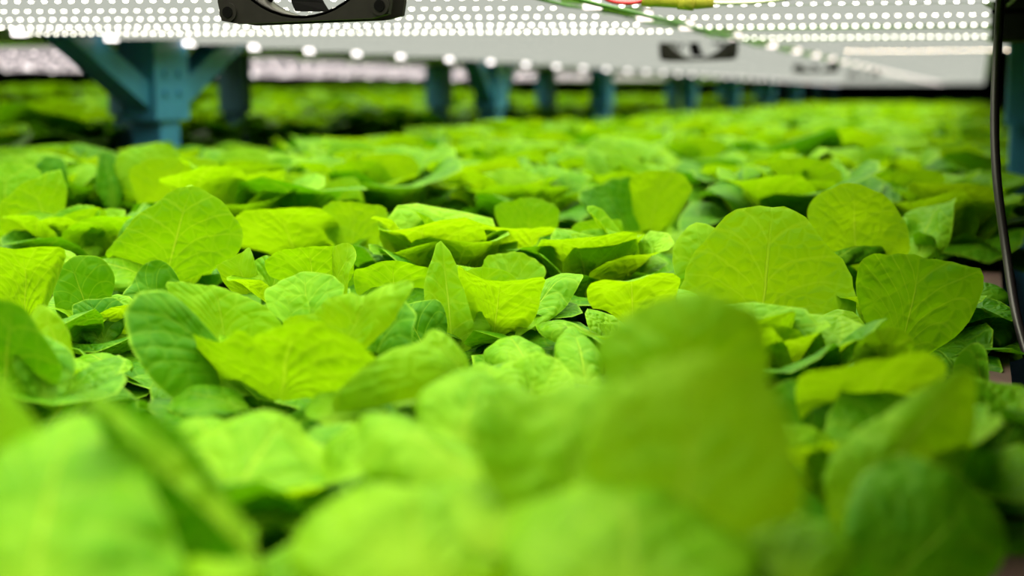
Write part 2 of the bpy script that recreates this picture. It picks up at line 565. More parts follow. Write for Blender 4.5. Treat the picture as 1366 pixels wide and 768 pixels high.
UNITS = 'zeroth first second third fourth fifth sixth seventh eighth ninth tenth eleventh twelfth thirteenth fourteenth fifteenth sixteenth seventeenth eighteenth nineteenth'.split()
TENS = {2: ('twentieth', 'twenty'), 3: ('thirtieth', 'thirty'), 4: ('fortieth', 'forty')}
def nth(n):
    if n < 20: return UNITS[n]
    t = TENS[n // 10]
    return t[0] if n % 10 == 0 else t[1] + '-' + UNITS[n % 10]
_bar_cache = {}
def led_bar(x0, y, length, z, mat, label, group, pitch=.0119, r=.0022, h=.0011, rot=0.0, cap=True, end=None, tube=None):
    key = (round(length, 3), pitch, r, h, mat.name, cap)
    if key not in _bar_cache:
        b = MB(); b.box(0, length, -.009, .009, 0, .010)
        c = MB(); c.box(-.016, -.001, -.007, .007, -.003, .006)
        _bar_cache[key] = (b.mesh('housing', tube or M_HOUSING_GLOW), diode_mesh(int(length/pitch), pitch, r, h, mat), c.mesh('end_cap', end or M_CAP))  # tube sets the added housing glow
    hs, dm, cm = _bar_cache[key]
    root = empty('led_bar', (x0, y, ZC + z - .011))
    root.rotation_euler = (0, 0, rot)
    link('housing', hs, root)
    d = link('diodes', dm, root); d['kind'] = 'stuff'
    if cap:
        link('end_cap', cm, root)
    return tag(root, label, 'LED bar', group)

ROT = R_(12.0)
ORD = ['first', 'second', 'third', 'fourth', 'fifth', 'sixth', 'seventh', 'eighth', 'ninth', 'tenth']
LEFT_Y = [.95, 1.09, 1.24, 1.42, 1.60] + [1.81 + .215*k for k in range(5)] + [2.9 + .30*k for k in range(34)]
for k, y in enumerate(LEFT_Y):
    lab = f'{ORD[k]} row of white LED dots counted from the top, left of the wire rail' if k < 5 else f'white LED bar seen edge-on, {nth(k-4)} beyond the bright rows left of the wire rail'
    led_bar(-1.195, y, .845, DECK_H, M_DIODE if k < 5 else M_DIODE_DIM, lab, None if k < 5 else 'far LED bars of the near shelf', h=.0011 if k < 5 else .0001, rot=ROT)
RIGHT_Y = [1.05, 1.25, 1.46, 1.68, 2.03] + [2.40 + .33*k for k in range(32)]
for k, y in enumerate(RIGHT_Y):
    lab = f'{ORD[k]} short row of white LED dots counted from the top, right of the wire rail' if k < 5 else f'short white LED bar seen edge-on, {nth(k-4)} beyond the bright rows right of the rail'
    led_bar(-.325, y, .335, DECK_H, M_DIODE if k < 5 else M_DIODE_DIM, lab, None if k < 5 else 'far short LED bars of the near shelf', h=.0011 if k < 5 else .0001, rot=R_(7), end=M_CAP_DIM)
led_bar(-.235, 2.60, .36, DECK_H - .004, M_WARM, 'warm-toned row of LED dots low at right, crossing behind the black cable', None, pitch=.0140, r=.0016, h=.0012, rot=0, cap=False)
for k in range(24):
    led_bar(-2.90, 1.2 + .30*k, 1.24, .090, M_PINK, f'{nth(k+1)} LED bar from the near end, under the shelf across the aisle', 'LED bars under the shelf across the aisle', pitch=.05, r=.004, h=.0016, rot=0, tube=M_HOUSING_PINK)
for k in range(20):
    led_bar(-5.05, 2.2 + .40*k, 1.15, .135, M_PINK, f'{nth(k+1)} LED bar from the near end, under the farthest shelf', 'LED bars under the farthest shelf', pitch=.06, r=.005, h=.002, rot=0, tube=M_HOUSING_PINK)

# ------------------------------------------------------------------ blue posts
def post(x, y, label, group=None, w=.066, dark=False, arms=True, bottom=-.20, top=.088, reach=.25):
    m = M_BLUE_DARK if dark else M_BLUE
    root = empty('rack_post', (x, y, 0))
    tag(root, label, 'post', group)
    zt = ZC + top
    c = MB(); c.box(-.026, .026, -w*.36, w*.36, 0, zt); c.build('column', m, root, bevel=.002)
    c = MB()
    zs = ZC - .043
    c.box(.014, .032, -w*.62, w*.62, zs, zt - .004); c.box(-.032, .014, -w*.62, -w*.5, zs, zt - .004)
    c.box(-.032, .014, w*.5, w*.62, zs, zt - .004)
    c.build('sleeve', m, root, bevel=.0015)
    c = MB(); c.box(-.05, .05, -w*.75, w*.75, 0, .012); c.build('base_plate', m, root)
    if arms:
        for s in (-1, 1):
            c = MB()
            pts = [(s*w*.55, ZC+.015), (s*w*.55, ZC-.028), (s*reach, zt-.012), (s*reach, zt-.002), (s*reach*.74, zt-.002)]
            if s > 0: pts = pts[::-1]
            c.prism_x(pts, -.022, .022)
            c.build('bracket', m, root, bevel=.0015)
        c = MB(); c.box(-.03, .03, -reach, reach, zt-.006, zt-.001); c.build('head_plate', m, root)
        for dy, dz in ((-.02, .03), (.02, .03), (-.02, .0), (.02, .0)):
            c = MB(); c.cyl((.032, dy, ZC+dz), (1, 0, 0), .006, .004, 6); c.build('bolt', m, root)
    return root

post(-1.245, 1.985, 'large blue steel post with two slanted brackets, nearest at left', w=.080)
post(-1.245, 3.62, 'blue post with flared head standing right of the frame middle left, second along bed', w=.072, reach=.17)
post(-1.245, 4.80, 'third blue post along the bed, teal with a bright left flank', w=.07, reach=.10)
for i, y in enumerate((6.35, 7.55, 8.9, 10.2, 11.6, 12.9)):
    post(-1.245, y, ['fourth blue post along the far bed edge, slim and blurred', 'fifth blue post along the far bed edge, just right of the fourth'][i] if i < 2 else f'tiny blurred blue post, {nth(i+1)} along the far left edge of the near bed',
         None if i < 2 else 'tiny far posts at the bed end', w=.062, reach=.08)
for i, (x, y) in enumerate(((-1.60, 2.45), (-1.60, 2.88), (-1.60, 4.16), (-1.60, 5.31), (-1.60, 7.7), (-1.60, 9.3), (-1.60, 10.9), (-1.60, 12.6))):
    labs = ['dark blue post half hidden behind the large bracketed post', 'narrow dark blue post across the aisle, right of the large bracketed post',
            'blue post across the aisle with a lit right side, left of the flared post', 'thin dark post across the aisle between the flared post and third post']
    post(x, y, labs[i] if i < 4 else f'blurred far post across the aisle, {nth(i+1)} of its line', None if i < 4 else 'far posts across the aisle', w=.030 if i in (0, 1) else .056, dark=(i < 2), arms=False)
post(.064, 2.05, 'shadowed blue post at the right edge behind the black cable', w=.085, dark=False, arms=False)

# ------------------------------------------------------------------ fans
def fan(xl, y, zb, label, size=.12, depth=.026):
    root = empty('cooling_fan', (xl + size/2, y, ZC + zb))
    root.rotation_euler = (0, -R_(1.2), 0)
    tag(root, label, 'fan', 'black fans hung under the near shelf')
    h = size/2; r = .0565
    # two flanges with a round opening, a duct ring between
    def flange(y0, y1):
        b = MB(); n = 48
        inn = []; outp = []
        for i in range(n):
            t = 2*math.pi*i/n
            cx, cz = math.cos(t), math.sin(t)
            k = h/max(abs(cx), abs(cz))
            px, pz = cx*k, cz*k
            rc = .008                                             # rounded corners
            qx, qz = abs(px)-(h-rc), abs(pz)-(h-rc)
            if qx > 0 and qz > 0:
                l = math.hypot(qx, qz)
                px = math.copysign(h-rc+qx*rc/l, px); pz = math.copysign(h-rc+qz*rc/l, pz)
            inn.append((r*cx, r*cz + h)); outp.append((px, pz + h))
        vs = [(p[0], y0, p[1]) for p in inn] + [(p[0], y0, p[1]) for p in outp] + [(p[0], y1, p[1]) for p in inn] + [(p[0], y1, p[1]) for p in outp]
        fs = []
        for i in range(n):
            j = (i+1) % n
            fs += [(i, j, n+j, n+i), (2*n+i, 3*n+i, 3*n+j, 2*n+j), (n+i, n+j, 3*n+j, 3*n+i), (i, 2*n+i, 2*n+j, j)]
        b.add(vs, fs)
        return b
    flange(0, .004).build('front_flange', M_BLACK, root)
    flange(depth-.004, depth).build('rear_flange', M_BLACK, root)
    b = MB(); n = 48; vs = []; fs = []
    for i in range(n):
        t = 2*math.pi*i/n
        for (rr, yy) in ((r, 0), (r, depth), (r+.0018, depth), (r+.0018, 0)):
            vs.append((rr*math.cos(t), yy, rr*math.sin(t)+h))
    for i in range(n):
        j = (i+1) % n
        for k in range(4):
            fs.append((i*4+k, i*4+(k+1) % 4, j*4+(k+1) % 4, j*4+k))
    b.add(vs, fs, True); b.build('duct_ring', M_BLACK, root)
    for sx in (-1, 1):
        for sz in (-1, 1):
            b = MB(); b.cyl((sx*.0525, -.0012, h+sz*.0525), (0, 1, 0), .0060, .0014, 20)
            b.build('screw_boss', M_BLACK, root)
            b = MB(); b.cyl((sx*.0525, -.0018, h+sz*.0525), (0, 1, 0), .0036, .001, 16)
            b.build('screw_hole', M_HUB, root)
    b = MB(); b.cyl((0, .004, h), (0, 1, 0), .021, .018, 32); b.build('hub', M_HUB, root)
    for i in range(7):
        t0 = 2*math.pi*i/7 + .53 - math.pi/2
        b = MB(); vs = []
        for k in range(7):
            rr = .018 + (.054-.018)*k/6
            for (dt, yy) in ((-.16, .006), (.20, .020)):
                tt = t0 + dt*(.055/(.03+rr*.6)) + .35*(k/6)**1.2
                for e in (0, .0012):
                    vs.append((rr*math.cos(tt), yy+e, h + rr*math.sin(tt)))
        fs = []
        for k in range(6):
            o = k*4
            fs += [(o, o+2, o+6, o+4), (o+1, o+5, o+7, o+3), (o, o+4, o+5, o+1), (o+2, o+3, o+7, o+6)]
        b.add(vs, fs); b.build('blade', M_HUB, root)
    for i in range(4):
        t = math.pi/4 + i*math.pi/2 + .12
        b = MB(); b.tube([(.02*math.cos(t), .022, h+.02*math.sin(t)), (r*math.cos(t), .022, h+r*math.sin(t))], .0022, 6); b.build('strut', M_BLACK, root)
    return root
fan(-.466, .82, .0445, 'large black square fan at top left of centre, nearest the camera')
fan(-.484, 2.22, .0500, 'second black fan, blurred, right of centre under the LED rows')
fan(-.490, 3.95, .0545, 'third black fan, a dark bar farther along the shelf')
fan(-.480, 5.45, .0580, 'fourth black fan, faint and small beyond the third')

# ------------------------------------------------------------------ wires and cables
b = MB()
pts = spline([at(1338, -60, .98), at(1332, 40, .98), at(1327, 150, .97), at(1330, 240, .96), at(1343, 340, .95), at(1358, 430, .93), at(1385, 520, .90)], 8)
b.tube(pts, .0031, 10)
tag(b.build('power_cable', M_CABLE), 'black cable hanging down the right edge in front of the blue post', 'cable')

b = MB()
b.tube(spline([at(690, -30, 1.15), at(775, 0, 1.12), at(850, 18, 1.22), at(930, 38, 1.5), at(985, 52, 1.8)], 8), .0018, 8)
tag(b.build('green_cable', M_GREENWIRE), 'thin green wire sloping down right past the yellow taped joint', 'cable')

b = MB()
b.tube(spline([at(795, -14, 1.1), at(812, 0, 1.1), at(838, 4, 1.1), at(862, 0, 1.1), at(885, -8, 1.1)], 8), .0018, 8)
tag(b.build('red_wire', M_RED), 'short red wire loop at the top edge beside the yellow tape', 'wire')

b = MB()
b.tube(spline([at(925, 3, 1.1), at(975, 4, 1.1), at(1030, 1, 1.1), at(1100, -12, 1.1)], 8), .0015, 8)
tag(b.build('pale_wire', M_PALEWIRE), 'thin pale wire running right from the yellow taped joint', 'wire')

root = empty('taped_joint', at(905, 0, 1.1)); tag(root, 'olive yellow taped wire joint at the top edge right of centre', 'wire joint')
o0 = root.location
b = MB(); b.tube([at(856, -4, 1.1)-o0, at(880, -3, 1.1)-o0, at(930, 0, 1.1)-o0, at(950, -2, 1.1)-o0], .0072, 12); b.build('tape_sleeve', M_YELLOW, root)
b = MB(); b.tube([at(905, -2, 1.098)-o0, at(926, 0, 1.098)-o0], .0084, 12); b.build('tape_wrap', M_YELLOW, root)

# rail carrying wires lengthwise under the near shelf
root = empty('wire_rail', (-.338, .9, ZC + DECK_H)); tag(root, 'white wire rail running lengthwise under the near shelf', 'rail')
b = MB(); b.box(-.006, .006, 0, 9, -.010, -.001); b.build('channel', M_WHITE, root)
b = MB(); b.tube([(-.006, .1*i, -.012+.0015*math.sin(i*1.7)) for i in range(80)], .0016, 6); b.build('cord', M_GREENWIRE, root)

root = empty('power_supply', at(1362, 20, 1.3)); tag(root, 'black power supply box hanging at the top right corner', 'power supply')
b = MB(); b.box(-.025, .06, -.03, .05, -.024, .06); b.build('case', M_BLACK, root, bevel=.003)
b = MB(); b.box(-.026, .061, -.031, -.028, .0, .004); b.build('seam', M_HUB, root)
o0 = root.location
b = MB(); b.tube(spline([at(1300, -10, 1.28), at(1318, 8, 1.28), at(1336, 12, 1.28), at(1352, 0, 1.27), at(1360, -10, 1.27)], 8), .0012, 6)
tag(b.build('pale_lead', M_PALEWIRE), 'thin pale lead curling beside the black power supply', 'wire')

# ------------------------------------------------------------------ hero lettuces
CROWN_Z = -.178
def crown(x, d):
    """point on the bed seen in column x, d metres deep"""
    p = at(x, 384, d)
    return Vector((p.x, p.y, ZC + CROWN_Z))
def cam_dir(f):
    return RIGHT*f[0] + UP*f[1] - FWD*f[2]

#LEAVES_BEGIN
HEROES = [
 # (label, crown column, crown depth, [(base px+depth, tip px+depth, width px, facing right/up/near, options)], low leaves)
 ('large lettuce at right with the tallest broad leaf seen face on', 1015, 1.03, [
   ((1012,462,.98),(1030,279,.95),256,(-.10,.25,1),dict(out=[(940,440),(898,395),(912,370),(935,330),(968,288),(1000,279),(1030,277),(1056,280),(1075,295),(1100,325),(1128,360),(1143,395),(1135,430),(1090,450)],cup=.30,bow=-.12,roll=.03,ruf=.012)),
   ((960,430,1.05),(928,296,1.05),80,(-.3,.2,1),dict(cup=.5)),
   ((1030,505,.84),(1148,412,.80),118,(-.25,.85,.55),dict(cup=-.45,bow=-.5,roll=.05)),
   ((935,450,1.02),(895,400,.98),120,(.1,.5,.9),dict(cup=.4)),
  ], 5),
 ('lettuce at right edge with a squarish veined leaf, before the cable', 1215, .96, [
   ((1197,482,.90),(1230,341,.88),182,(.12,.30,1),dict(out=[(1160,440),(1143,400),(1138,355),(1150,343),(1200,340),(1235,345),(1270,352),(1310,357),(1305,385),(1295,415),(1270,450),(1240,472)],cup=.25,bow=-.15,roll=.03,ruf=.015,fan=78)),
   ((1275,475,.92),(1350,415,.88),88,(-.1,.9,.45),dict(deep=True,cup=-.6,bow=-.7)),
   ((1300,400,1.0),(1330,375,1.0),70,(-.1,.9,.45),dict(deep=True,cup=-.6,bow=-.7)),
   ((1318,548,.80),(1302,455,.78),62,(-.75,.35,.65),dict(deep=True,cup=1.1,bow=-.3)),
   ((1170,525,.76),(1163,446,.72),100,(0,.45,.9),dict(cup=.8,roll=.1)),
  ], 5),
 ('lettuce behind the tallest right leaf, with a small cupped leaf in front', 1140, 1.2, [
   ((1142,358,1.15),(1136,246,1.12),148,(0,.3,1),dict(out=[(1090,320),(1075,290),(1085,268),(1110,250),(1136,245),(1170,255),(1195,280),(1210,325),(1205,345)],cup=.3,bow=-.15,roll=.03)),
   ((1105,352,1.10),(1187,325,1.04),56,(.1,.9,.35),dict(deep=True,cup=-1.2,bow=-.5)),
   ((1240,365,1.22),(1246,314,1.18),76,(0,.6,.7),dict(deep=True,cup=-.6,bow=-.8)),
   ((1225,350,1.2),(1255,255,1.28),70,(-.6,.3,.7),dict(cup=.6)),
  ], 5),
 ('sharp central lettuce with a closed cup and a tall folded pointed leaf', 650, .97, [
   ((657,458,.94),(668,367,.88),122,(0,.12,1),dict(out=[(640,435),(625,405),(613,368),(630,368),(655,372),(680,377),(722,380),(712,405),(690,445)],cup=-.45,bow=.25,roll=-.06,ruf=.02,fan=64)),
   ((676,440,1.0),(681,340,1.03),108,(.1,-.1,1),dict(out=[(635,390),(630,368),(645,350),(680,341),(712,350),(730,372),(728,385),(710,405)],cup=.8,bow=.75,roll=.0)),
   ((650,440,.97),(642,358,.95),96,(.1,0,1),dict(cup=.5,bow=.3)),
   ((604,475,.93),(586,316,.93),140,(.30,.15,1),dict(out=[(560,450),(553,420),(555,385),(572,345),(584,317),(592,322),(603,350),(620,385),(640,420),(655,448)],fold=.75,cup=.2,bow=-.1,roll=.02,ruf=.03,point=.16)),
   ((686,452,.92),(780,352,.94),98,(-.25,.85,.5),dict(out=[(700,400),(715,375),(740,358),(775,353),(780,362),(765,390),(745,420),(715,440)],cup=-.4,bow=-.5,roll=.04)),
   ((528,412,1.0),(523,352,.98),84,(0,.2,1),dict(cup=-.4,roll=-.15)),
   ((575,480,.9),(530,400,.9),90,(.3,.4,.8),dict(deep=True,cup=.4)),
   ((610,470,1.0),(610,350,1.04),100,(0,.1,1),dict(cup=.5)),
  ], 5),
 ('lettuce right of the central cup with a leaf curled over into a dark arch', 835, .88, [
   ((845,440,.90),(843,366,.86),112,(0,.1,1),dict(out=[(805,420),(797,390),(806,374),(825,366),(850,364),(880,370),(893,380),(895,400),(885,425)],cup=-.35,bow=.55,roll=-.12)),
   ((868,432,.93),(875,378,.92),60,(-.3,.0,1),dict(deep=True,cup=.3)),
   ((800,452,.87),(712,424,.80),66,(.1,.95,.35),dict(cup=-.5,bow=-.5)),
   ((782,525,.76),(763,428,.75),80,(.15,.8,.6),dict(cup=-.5,bow=-.5)),
   ((705,490,.80),(672,446,.76),90,(0,.9,.4),dict(cup=-.5,bow=-.7)),
   ((720,525,.72),(690,474,.69),95,(0,.9,.5),dict(cup=-.4,bow=-.7)),
   ((900,440,.92),(890,375,.9),80,(-.2,.7,.7),dict(cup=-.4,bow=-.6)),
  ], 5),
 ('lettuce behind the central cup with a wide level rim', 720, 1.25, [
   ((724,380,1.2),(705,298,1.13),172,(.08,.1,1),dict(out=[(650,345),(622,310),(620,296),(650,302),(690,302),(730,310),(765,325),(772,345),(750,370)],cup=-.4,bow=.2,roll=-.08,fan=66)),
   ((705,340,1.32),(705,270,1.28),112,(0,.5,.85),dict(out=[(655,300),(652,285),(680,272),(710,268),(740,277),(756,300),(750,315)],cup=-.6,bow=-.6)),
   ((770,380,1.2),(782,312,1.15),84,(-.2,.2,1),dict(cup=.5)),
   ((650,370,1.25),(625,320,1.2),90,(.1,.8,.6),dict(cup=-.4,bow=-.6)),
  ], 5),
 ('lettuce with a narrow pale-edged leaf standing on edge, right of the wide rim', 815, 1.22, [
   ((826,378,1.12),(788,285,1.12),50,(.92,.05,.42),dict(fold=.6,cup=.3,roll=.02,point=.1)),
   ((802,360,1.24),(797,291,1.2),78,(0,.4,.9),dict(cup=-.4,bow=-.4)),
   ((860,380,1.25),(870,330,1.2),90,(0,.8,.6),dict(cup=-.5,bow=-.6)),
  ], 5),
 ('lettuce with two high wing-like leaves behind the narrow edge-on leaf', 860, 1.46, [
   ((853,345,1.46),(806,248,1.42),120,(.55,.1,.85),dict(deep=True,out=[(800,310),(757,275),(775,262),(810,247),(840,237),(846,255),(852,290)],cup=.5,bow=-.2)),
   ((863,325,1.42),(884,232,1.37),86,(-.15,.15,1),dict(out=[(850,290),(843,250),(850,236),(880,231),(910,240),(920,255),(905,280),(880,312)],cup=-.3,roll=-.05,fan=62)),
   ((905,345,1.42),(930,300,1.36),90,(-.2,.8,.6),dict(cup=-.4,bow=-.6)),
  ], 5),
 ('big open lettuce left of centre, its broad front leaf curling outwards', 368, .78, [
   ((372,536,.72),(392,438,.66),290,(-.05,.10,1),dict(out=[(330,525),(290,490),(240,478),(230,465),(250,460),(300,465),(345,452),(390,437),(440,436),(480,448),(508,490),(500,515),(440,535)],cup=-.2,bow=.12,roll=-.04,ruf=.02,fan=78)),
   ((303,468,.80),(285,376,.80),172,(.35,.25,1),dict(out=[(265,440),(235,410),(215,382),(240,378),(275,382),(320,395),(350,410),(375,437),(355,455)],cup=.45,bow=-.15,roll=.05)),
   ((412,450,.82),(405,364,.85),116,(0,.1,1),dict(out=[(365,425),(355,400),(375,378),(405,362),(435,368),(458,390),(450,420)],cup=.6,bow=.2)),
   ((450,480,.76),(498,388,.73),165,(-.35,.35,.9),dict(out=[(400,445),(395,430),(430,418),(480,400),(548,380),(535,410),(510,440),(480,465)],cup=.5,bow=-.25,roll=.08)),
   ((345,528,.76),(205,405,.72),160,(.75,-.15,.55),dict(deep=True,out=[(250,535),(205,510),(180,470),(176,420),(190,390),(225,388),(260,420),(300,470)],cup=.5,bow=-.5,roll=.08)),
   ((490,505,.78),(540,405,.77),110,(-.6,.15,.8),dict(deep=True,cup=.4,bow=-.3)),
   ((330,548,.70),(222,520,.66),90,(0,.9,.4),dict(deep=True,cup=-.3,bow=-.5)),
   ((360,480,.82),(350,400,.84),120,(.1,.1,1),dict(cup=.6,bow=.3)),
  ], 6),
 ('lettuce at left with a single tall sunlit-green peaked leaf', 225, 1.12, [
   ((220,378,1.08),(254,250,1.03),196,(.10,.22,1),dict(out=[(165,365),(140,342),(165,310),(205,275),(240,252),(257,250),(285,263),(310,290),(330,322),(328,335),(290,350),(255,370)],cup=.22,bow=-.2,roll=.06,ruf=.012,point=.05,fan=74)),
   ((150,345,1.07),(250,249,1.08),60,(-.4,.8,.45),dict(out=[(168,322),(205,285),(240,256),(256,249),(240,242),(200,262),(158,303),(138,335)],cup=-.5,roll=.02)),
   ((216,380,1.05),(112,343,1.0),86,(.15,.9,.4),dict(cup=-.3,bow=-.3)),
   ((235,425,1.0),(165,380,.98),100,(.4,.35,.8),dict(deep=True,cup=.4)),
   ((160,360,1.12),(185,285,1.12),70,(-.2,.6,.7),dict(deep=True,cup=-.5,bow=-.3)),
  ], 5),
 ('lettuce between the peaked leaf and the central cup, with a bright turned edge', 405, .99, [
   ((420,400,.99),(412,330,.96),116,(.1,.3,1),dict(out=[(370,375),(360,355),(380,340),(420,332),(450,335),(463,350),(455,385)],cup=-.4,roll=-.08)),
   ((452,400,.97),(462,333,.94),66,(-.7,.3,.7),dict(cup=.4,roll=.1)),
   ((332,392,1.0),(312,340,.98),76,(0,.5,.8),dict(cup=-1.0,bow=-.6)),
   ((362,395,1.0),(374,342,1.0),86,(0,.5,.9),dict(cup=-.5,bow=-.4)),
  ], 5),
 ('lettuce with long rolled rim behind the bright turned edge', 440, 1.3, [
   ((402,355,1.28),(375,288,1.22),135,(0,.15,1),dict(out=[(335,335),(318,305),(330,290),(375,283),(420,283),(440,300),(445,330)],cup=-.3,roll=-.10)),
   ((468,350,1.26),(474,272,1.24),92,(0,.1,1),dict(out=[(440,320),(430,285),(440,275),(480,275),(512,282),(515,300),(500,330)],cup=-.3,roll=-.05,fan=64)),
   ((520,340,1.35),(540,290,1.3),90,(-.1,.8,.6),dict(cup=-.4,bow=-.6)),
  ], 5),
 ('lettuce with two rounded upright leaves farther back, left of centre', 412, 1.55, [
   ((388,305,1.5),(386,231,1.48),104,(0,.25,1),dict(cup=-.3,roll=.05)),
   ((454,300,1.5),(458,232,1.48),66,(0,.15,1),dict(cup=.7)),
   ((420,300,1.5),(420,255,1.45),80,(0,.3,1),dict(cup=-.3)),
  ], 5),
 ('lettuce with broad pale crown left of the big blue post foot', 200, 1.58, [
   ((240,295,1.5),(224,214,1.45),124,(.05,.2,1),dict(cup=-.3,roll=.04)),
   ((150,280,1.6),(139,200,1.6),44,(.8,0,.5),dict(deep=True,cup=.4)),
   ((70,275,1.55),(66,205,1.55),46,(.2,0,1),dict(deep=True,cup=.7)),
   ((205,270,1.62),(195,190,1.62),80,(.2,.1,1),dict(cup=.4)),
  ], 5),
 ('lettuce at left border showing a pale ribbed leaf back', 45, 1.34, [
   ((70,330,1.3),(42,240,1.24),116,(.35,.45,.8),dict(cup=-.3,bow=-.3)),
   ((8,335,1.35),(6,212,1.35),96,(.3,.1,1),dict(cup=.4)),
   ((100,350,1.2),(122,305,1.15),64,(0,.8,.6),dict(cup=-.8,bow=-.5)),
  ], 5),
 ('lettuce at left border with a thick rolled rim over a dark hollow', 60, .90, [
   ((36,432,.90),(36,338,.85),112,(0,.05,1),dict(out=[(0,400),(-20,370),(-10,345),(40,338),(84,342),(70,375),(55,415)],cup=-.3,roll=-.12)),
   ((120,428,.94),(92,345,.92),84,(.45,.25,.9),dict(deep=True,cup=.5)),
   ((100,395,.98),(70,318,.98),70,(.1,.7,.7),dict(cup=-.6,bow=-.5)),
   ((140,460,.90),(120,395,.9),70,(.6,.2,.8),dict(deep=True,cup=.6)),
  ], 5),
 ('dark cupped lettuce in the lower left border with one edge-lit leaf', 25, .70, [
   ((100,512,.76),(52,408,.74),66,(.75,.3,.55),dict(cup=-.3,bow=-.2)),
   ((8,540,.70),(12,418,.66),125,(.25,.15,1),dict(deep=True,cup=.5,roll=.08)),
   ((60,540,.68),(45,440,.70),90,(.8,.0,.6),dict(deep=True,cup=.5)),
  ], 6),
 ('flat puckered lettuce between the left border and the big open one', 140, .92, [
   ((108,492,.88),(142,408,.92),118,(-.05,.9,.5),dict(cup=-.4,bow=-.5)),
   ((160,500,.82),(105,470,.78),96,(0,.95,.4),dict(cup=-.4,bow=-.5)),
   ((170,440,.95),(195,400,.95),80,(0,.9,.5),dict(cup=-.4,bow=-.5)),
  ], 5),
 ('low lettuce below the central cup with a smooth domed leaf', 625, .70, [
   ((630,532,.70),(572,449,.66),158,(.05,.6,.75),dict(out=[(525,525),(513,503),(533,475),(570,455),(610,447),(642,455),(657,480),(652,512)],cup=-.45,bow=-.6,roll=.05)),
   ((560,540,.66),(520,490,.62),110,(0,.8,.6),dict(cup=-.4,bow=-.5)),
   ((660,540,.68),(650,480,.66),110,(0,.8,.6),dict(cup=-.4,bow=-.5)),
   ((440,570,.64),(470,520,.62),120,(0,.8,.6),dict(cup=-.4,bow=-.5)),
  ], 6),
 ('large blurred lettuce in the lower left corner with a long tan-edged fold', 140, .38, [
   ((240,770,.40),(140,525,.385),200,(-.40,-.10,.9),dict(deep=True,out=[(180,690),(140,610),(112,548),(120,528),(160,530),(215,560),(280,650),(330,735),(300,760)],cup=-.15,bow=.15,roll=0)),
   ((338,752,.38),(90,503,.375),60,(.45,.62,.6),dict(out=[(335,738),(280,650),(210,565),(150,526),(85,508),(88,497),(160,503),(240,545),(315,640),(348,720)],cup=-.3,bow=-.2,roll=.02)),
   ((40,860,.34),(100,525,.34),330,(-.25,.75,.6),dict(out=[(-40,760),(-60,640),(0,560),(70,530),(120,525),(170,570),(210,650),(250,740),(260,800)],cup=-.25,bow=-.5)),
   ((-20,640,.42),(20,525,.40),170,(0,.6,.8),dict(cup=-.4,bow=-.6)),
   ((280,800,.36),(300,735,.36),130,(0,.8,.6),dict(cup=-.4,bow=-.5)),
  ], 6),
 ('blurred lettuce front left of centre with a white-ribbed puckered leaf', 335, .53, [
   ((292,705,.50),(392,545,.53),225,(.10,.85,.5),dict(cup=-.25,bow=-.4,roll=.05)),
   ((325,660,.53),(255,548,.53),140,(-.2,.8,.55),dict(cup=-.4,bow=-.4)),
   ((400,720,.5),(450,640,.5),150,(.2,.8,.5),dict(cup=-.4,bow=-.5)),
  ], 6),
 ('blurred lettuce at bottom centre with smooth overlapping leaves', 570, .43, [
   ((660,660,.46),(455,548,.44),150,(.05,.85,.5),dict(cup=-.4,bow=-.5)),
   ((610,610,.52),(645,488,.52),180,(-.05,.7,.7),dict(cup=-.4,bow=-.5)),
   ((560,790,.37),(545,625,.38),370,(0,.85,.5),dict(cup=-.35,bow=-.6)),
   ((700,640,.48),(720,540,.47),180,(-.1,.6,.8),dict(cup=-.4,bow=-.4)),
  ], 6),
 ('largest blurred lettuce in front, right of centre, with an upright broad leaf', 890, .45, [
   ((900,740,.36),(935,468,.365),400,(-.05,.25,1),dict(out=[(800,700),(775,600),(800,530),(860,485),(950,472),(1015,485),(1050,530),(1062,600),(1085,690)],cup=-.2,bow=-.25,roll=.05)),
   ((900,580,.47),(922,393,.46),275,(0,.5,.9),dict(out=[(800,520),(785,470),(820,430),(880,400),(930,393),(980,403),(1030,430),(1040,480),(1020,530)],cup=-.45,bow=-.5,roll=.05)),
   ((790,740,.40),(735,505,.42),260,(.3,.25,.9),dict(cup=.5,bow=-.2)),
   ((850,860,.32),(830,625,.34),360,(0,.85,.5),dict(cup=-.3,bow=-.6)),
   ((640,740,.38),(700,640,.38),200,(0,.8,.6),dict(cup=-.3,bow=-.5)),
   ((1060,800,.36),(1000,680,.36),260,(0,.8,.6),dict(cup=-.3,bow=-.5)),
  ], 6),
 ('dark blurred lettuce in the lower right corner with a leaf folded along its rib', 1190, .55, [
   ((1105,700,.50),(1298,488,.50),270,(.35,.35,.9),dict(out=[(1100,640),(1110,610),(1180,560),(1250,510),(1290,485),(1312,495),(1315,560),(1305,620),(1270,680),(1220,730),(1150,735)],fold=-.35,cup=-.1,bow=-.15,roll=.03)),
   ((1160,800,.45),(1320,640,.46),240,(.3,.3,.9),dict(deep=True,cup=-.3)),
   ((1160,580,.64),(1172,480,.60),175,(0,.3,1),dict(cup=-.3,roll=-.08)),
   ((1090,600,.62),(1075,500,.62),110,(-.3,.4,.9),dict(deep=True,cup=.4)),
  ], 6),
 ('small lettuce at the right border above the brown rail', 1350, .62, [
   ((1322,628,.58),(1368,540,.56),110,(-.1,.8,.6),dict(deep=True,cup=-.5,bow=-.5)),
  ], 4),
]
#LEAVES_END

